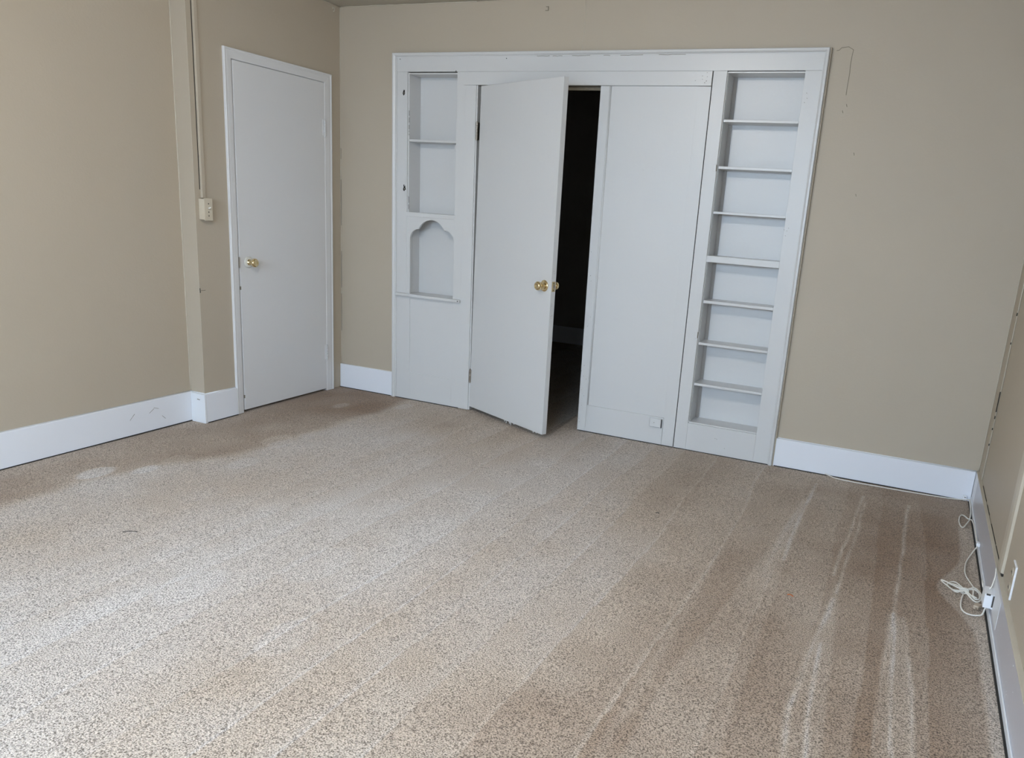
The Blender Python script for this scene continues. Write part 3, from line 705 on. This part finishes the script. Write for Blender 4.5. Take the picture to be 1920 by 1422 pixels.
# ================================================================ CORDS
def cord(name, label, pts, r=.0026, group=None, sm=8):
    bm = bmesh.new(); add_tube(bm, pts, r, 8, sm); o = obj(name, bm, M_cord, smooth=True, origin=(pts[0][0], pts[0][1], 0))
    tag(o, label, 'cord', 'telephone lines at the right baseboard'); return o
z = .006
c1 = cord('telephone_line', 'thin white cord along the back baseboard looping onto carpet in the right corner',
     [(3.33, -.030, .010), (3.389, -.062, z), (3.482, -.074, z), (3.617, -.072, z), (3.75, -.068, z), (3.904, -.056, z), (4.00, -.038, z), (4.036, -.030, .010), (4.046, -.045, .016), (4.046, -.11, .020), (4.044, -.20, .016), (4.040, -.28, .012),
      (4.030, -.345, .010), (4.010, -.290, z), (3.994, -.310, z), (3.985, -.386, z), (3.989, -.460, z), (4.000, -.470, z), (4.016, -.420, .009), (4.035, -.36, .014), (4.042, -.42, .020), (4.042, -.60, .026), (4.038, -.735, .030)], .0030)
cl = thing('cable_clip', 'white plastic clip holding the cord on the right baseboard', 'clip', (4.04, -.75, .02), 'cable clips on the baseboards')
bm = bmesh.new(); yslab(bm, -.765, -.735, .0157, .030, .027, .045); obj('clip_body', bm, M_plastic, cl, .003)
bm = bmesh.new(); add_lathe(bm, [(0, .003), (.003, .003), (.0035, 0)], (wx(-.75) - .030, -.75, .037), (-1, 0, 0), 8); obj('nail', bm, M_steel, cl)
cl = thing('cable_clip', 'white clip on the cord where the back baseboard meets the right corner', 'clip', (4.02, -.02, .004), 'cable clips on the baseboards')
bm = bmesh.new(); add_box(bm, 4.018, 4.036, -.031, -.0165, .002, .030); obj('clip_body', bm, M_plastic, cl, .002)
bm = bmesh.new(); add_lathe(bm, [(0, .003), (.006, .003), (.0065, 0)], (4.027, -.031, .022), (0, -1, 0), 8); obj('nail', bm, M_steel, cl)
cord('telephone_line', 'thin cord curving from the baseboard clip down to the coiled bundle',
     [(4.036, -.765, .030), (4.024, -.790, .020), (4.006, -.840, .008), (3.987, -.925, z), (3.978, -1.017, z), (3.981, -1.077, z), (3.993, -1.134, z), (4.004, -1.200, .010), (4.010, -1.235, .016)], .0028)
bundle = [(4.012, -1.24, .018), (4.020, -1.27, .012), (4.010, -1.305, .009), (3.992, -1.305, .008), (3.968, -1.252, .012), (3.945, -1.215, .016), (3.918, -1.192, .010), (3.906, -1.203, .007), (3.925, -1.245, .009), (3.962, -1.246, .015),
          (3.996, -1.222, .018), (4.014, -1.243, .016), (4.012, -1.288, .014), (3.998, -1.300, .013), (3.985, -1.275, .014), (3.965, -1.243, .018), (3.940, -1.180, .013), (3.925, -1.168, .009), (3.912, -1.190, .009), (3.935, -1.222, .015), (3.964, -1.243, .020),
          (4.000, -1.210, .020), (4.020, -1.240, .014), (4.020, -1.280, .010), (4.004, -1.312, .008), (3.988, -1.300, .010), (3.966, -1.250, .016), (3.935, -1.262, .010), (3.912, -1.226, .008), (3.886, -1.178, .008), (3.892, -1.182, .012), (3.918, -1.205, .014), (3.950, -1.238, .016), (3.972, -1.238, .020), (3.992, -1.230, .020), (3.992, -1.262, .018), (3.990, -1.285, .018), (4.004, -1.290, .014)]
cb = cord('cord_bundle', 'bundle of pale cord tied in the middle, on carpet beside the jack box', bundle, .0027)
bm = bmesh.new()
for d in (-.004, 0, .004): add_tube(bm, [(3.963 + d + .011 * math.cos(a), -1.243 + .8 * d - .008 * math.cos(a), .013 + .011 * math.sin(a)) for a in [2 * math.pi * k / 12 for k in range(13)]], .0018, 6, 2)
obj('twist_tie', bm, M_cord, cb, smooth=True)
tl = [(3.960, -1.262, .0065), (3.952, -1.306, .0065), (3.946, -1.367, z), (3.949, -1.407, z), (3.961, -1.428, z), (3.980, -1.432, z), (3.998, -1.425, z), (4.010, -1.435, .018), (4.015, -1.440, .050)]
cord('telephone_line', 'cream cord looping from the tied bundle up into the white jack box', tl, .0030)
cord('telephone_line', 'thin white cord rising from the jack box to the top of the right baseboard',
     [(4.020, -1.405, .108), (4.026, -1.40, .120), (wx(-1.38) - .019, -1.375, .150), (wx(-1.36) - .018, -1.350, .172)], .0022)
cord('telephone_line', 'short grey-white cord arching behind the top of the jack box',
     [(3.999, -1.40, .108), (3.996, -1.385, .120), (3.998, -1.37, .120), (4.008, -1.36, .100), (4.014, -1.36, .06)], .0018)
pg = thing('plug', 'small beige plug lying on carpet next to the jack box', 'plug', (4.006, -1.35, .004))
bm = bmesh.new(); vs = add_box(bm, 3.992, 4.012, -1.368, -1.332, .001, .016)
bmesh.ops.rotate(bm, verts=bm.verts, cent=(4.002, -1.35, .008), matrix=Matrix.Rotation(R(-20), 3, 'Z')); obj('body', bm, M_plug, pg, .003)
for dx in (-.004, .004):
    bm = bmesh.new(); add_box(bm, 4.000 + dx - .0008, 4.000 + dx + .0008, -1.385, -1.366, .006, .011); obj('prong', bm, M_steel, pg)

# bits on the carpet
def scrap(label, x, y, dx, dy, r, m, name='carpet_scrap'):
    bm = bmesh.new(); add_tube(bm, [(x, y, .002), (x + dx * .5, y + dy * .5 + .003, .004), (x + dx, y + dy, .002)], r, 6, 5)
    tag(obj(name, bm, m, smooth=True, origin=(x, y, 0)), label, 'scrap')
scrap('tiny orange scrap on the brown carpet near the right', 3.352, -1.620, .022, -.004, .0022, M_orange)
scrap('short dark thread on the pale carpet at left', .94, -2.478, .045, .03, .0016, M_twig)
scrap('short dark thread on the carpet near the right bookcase', 2.684, -1.104, .016, .0, .0018, M_twig)
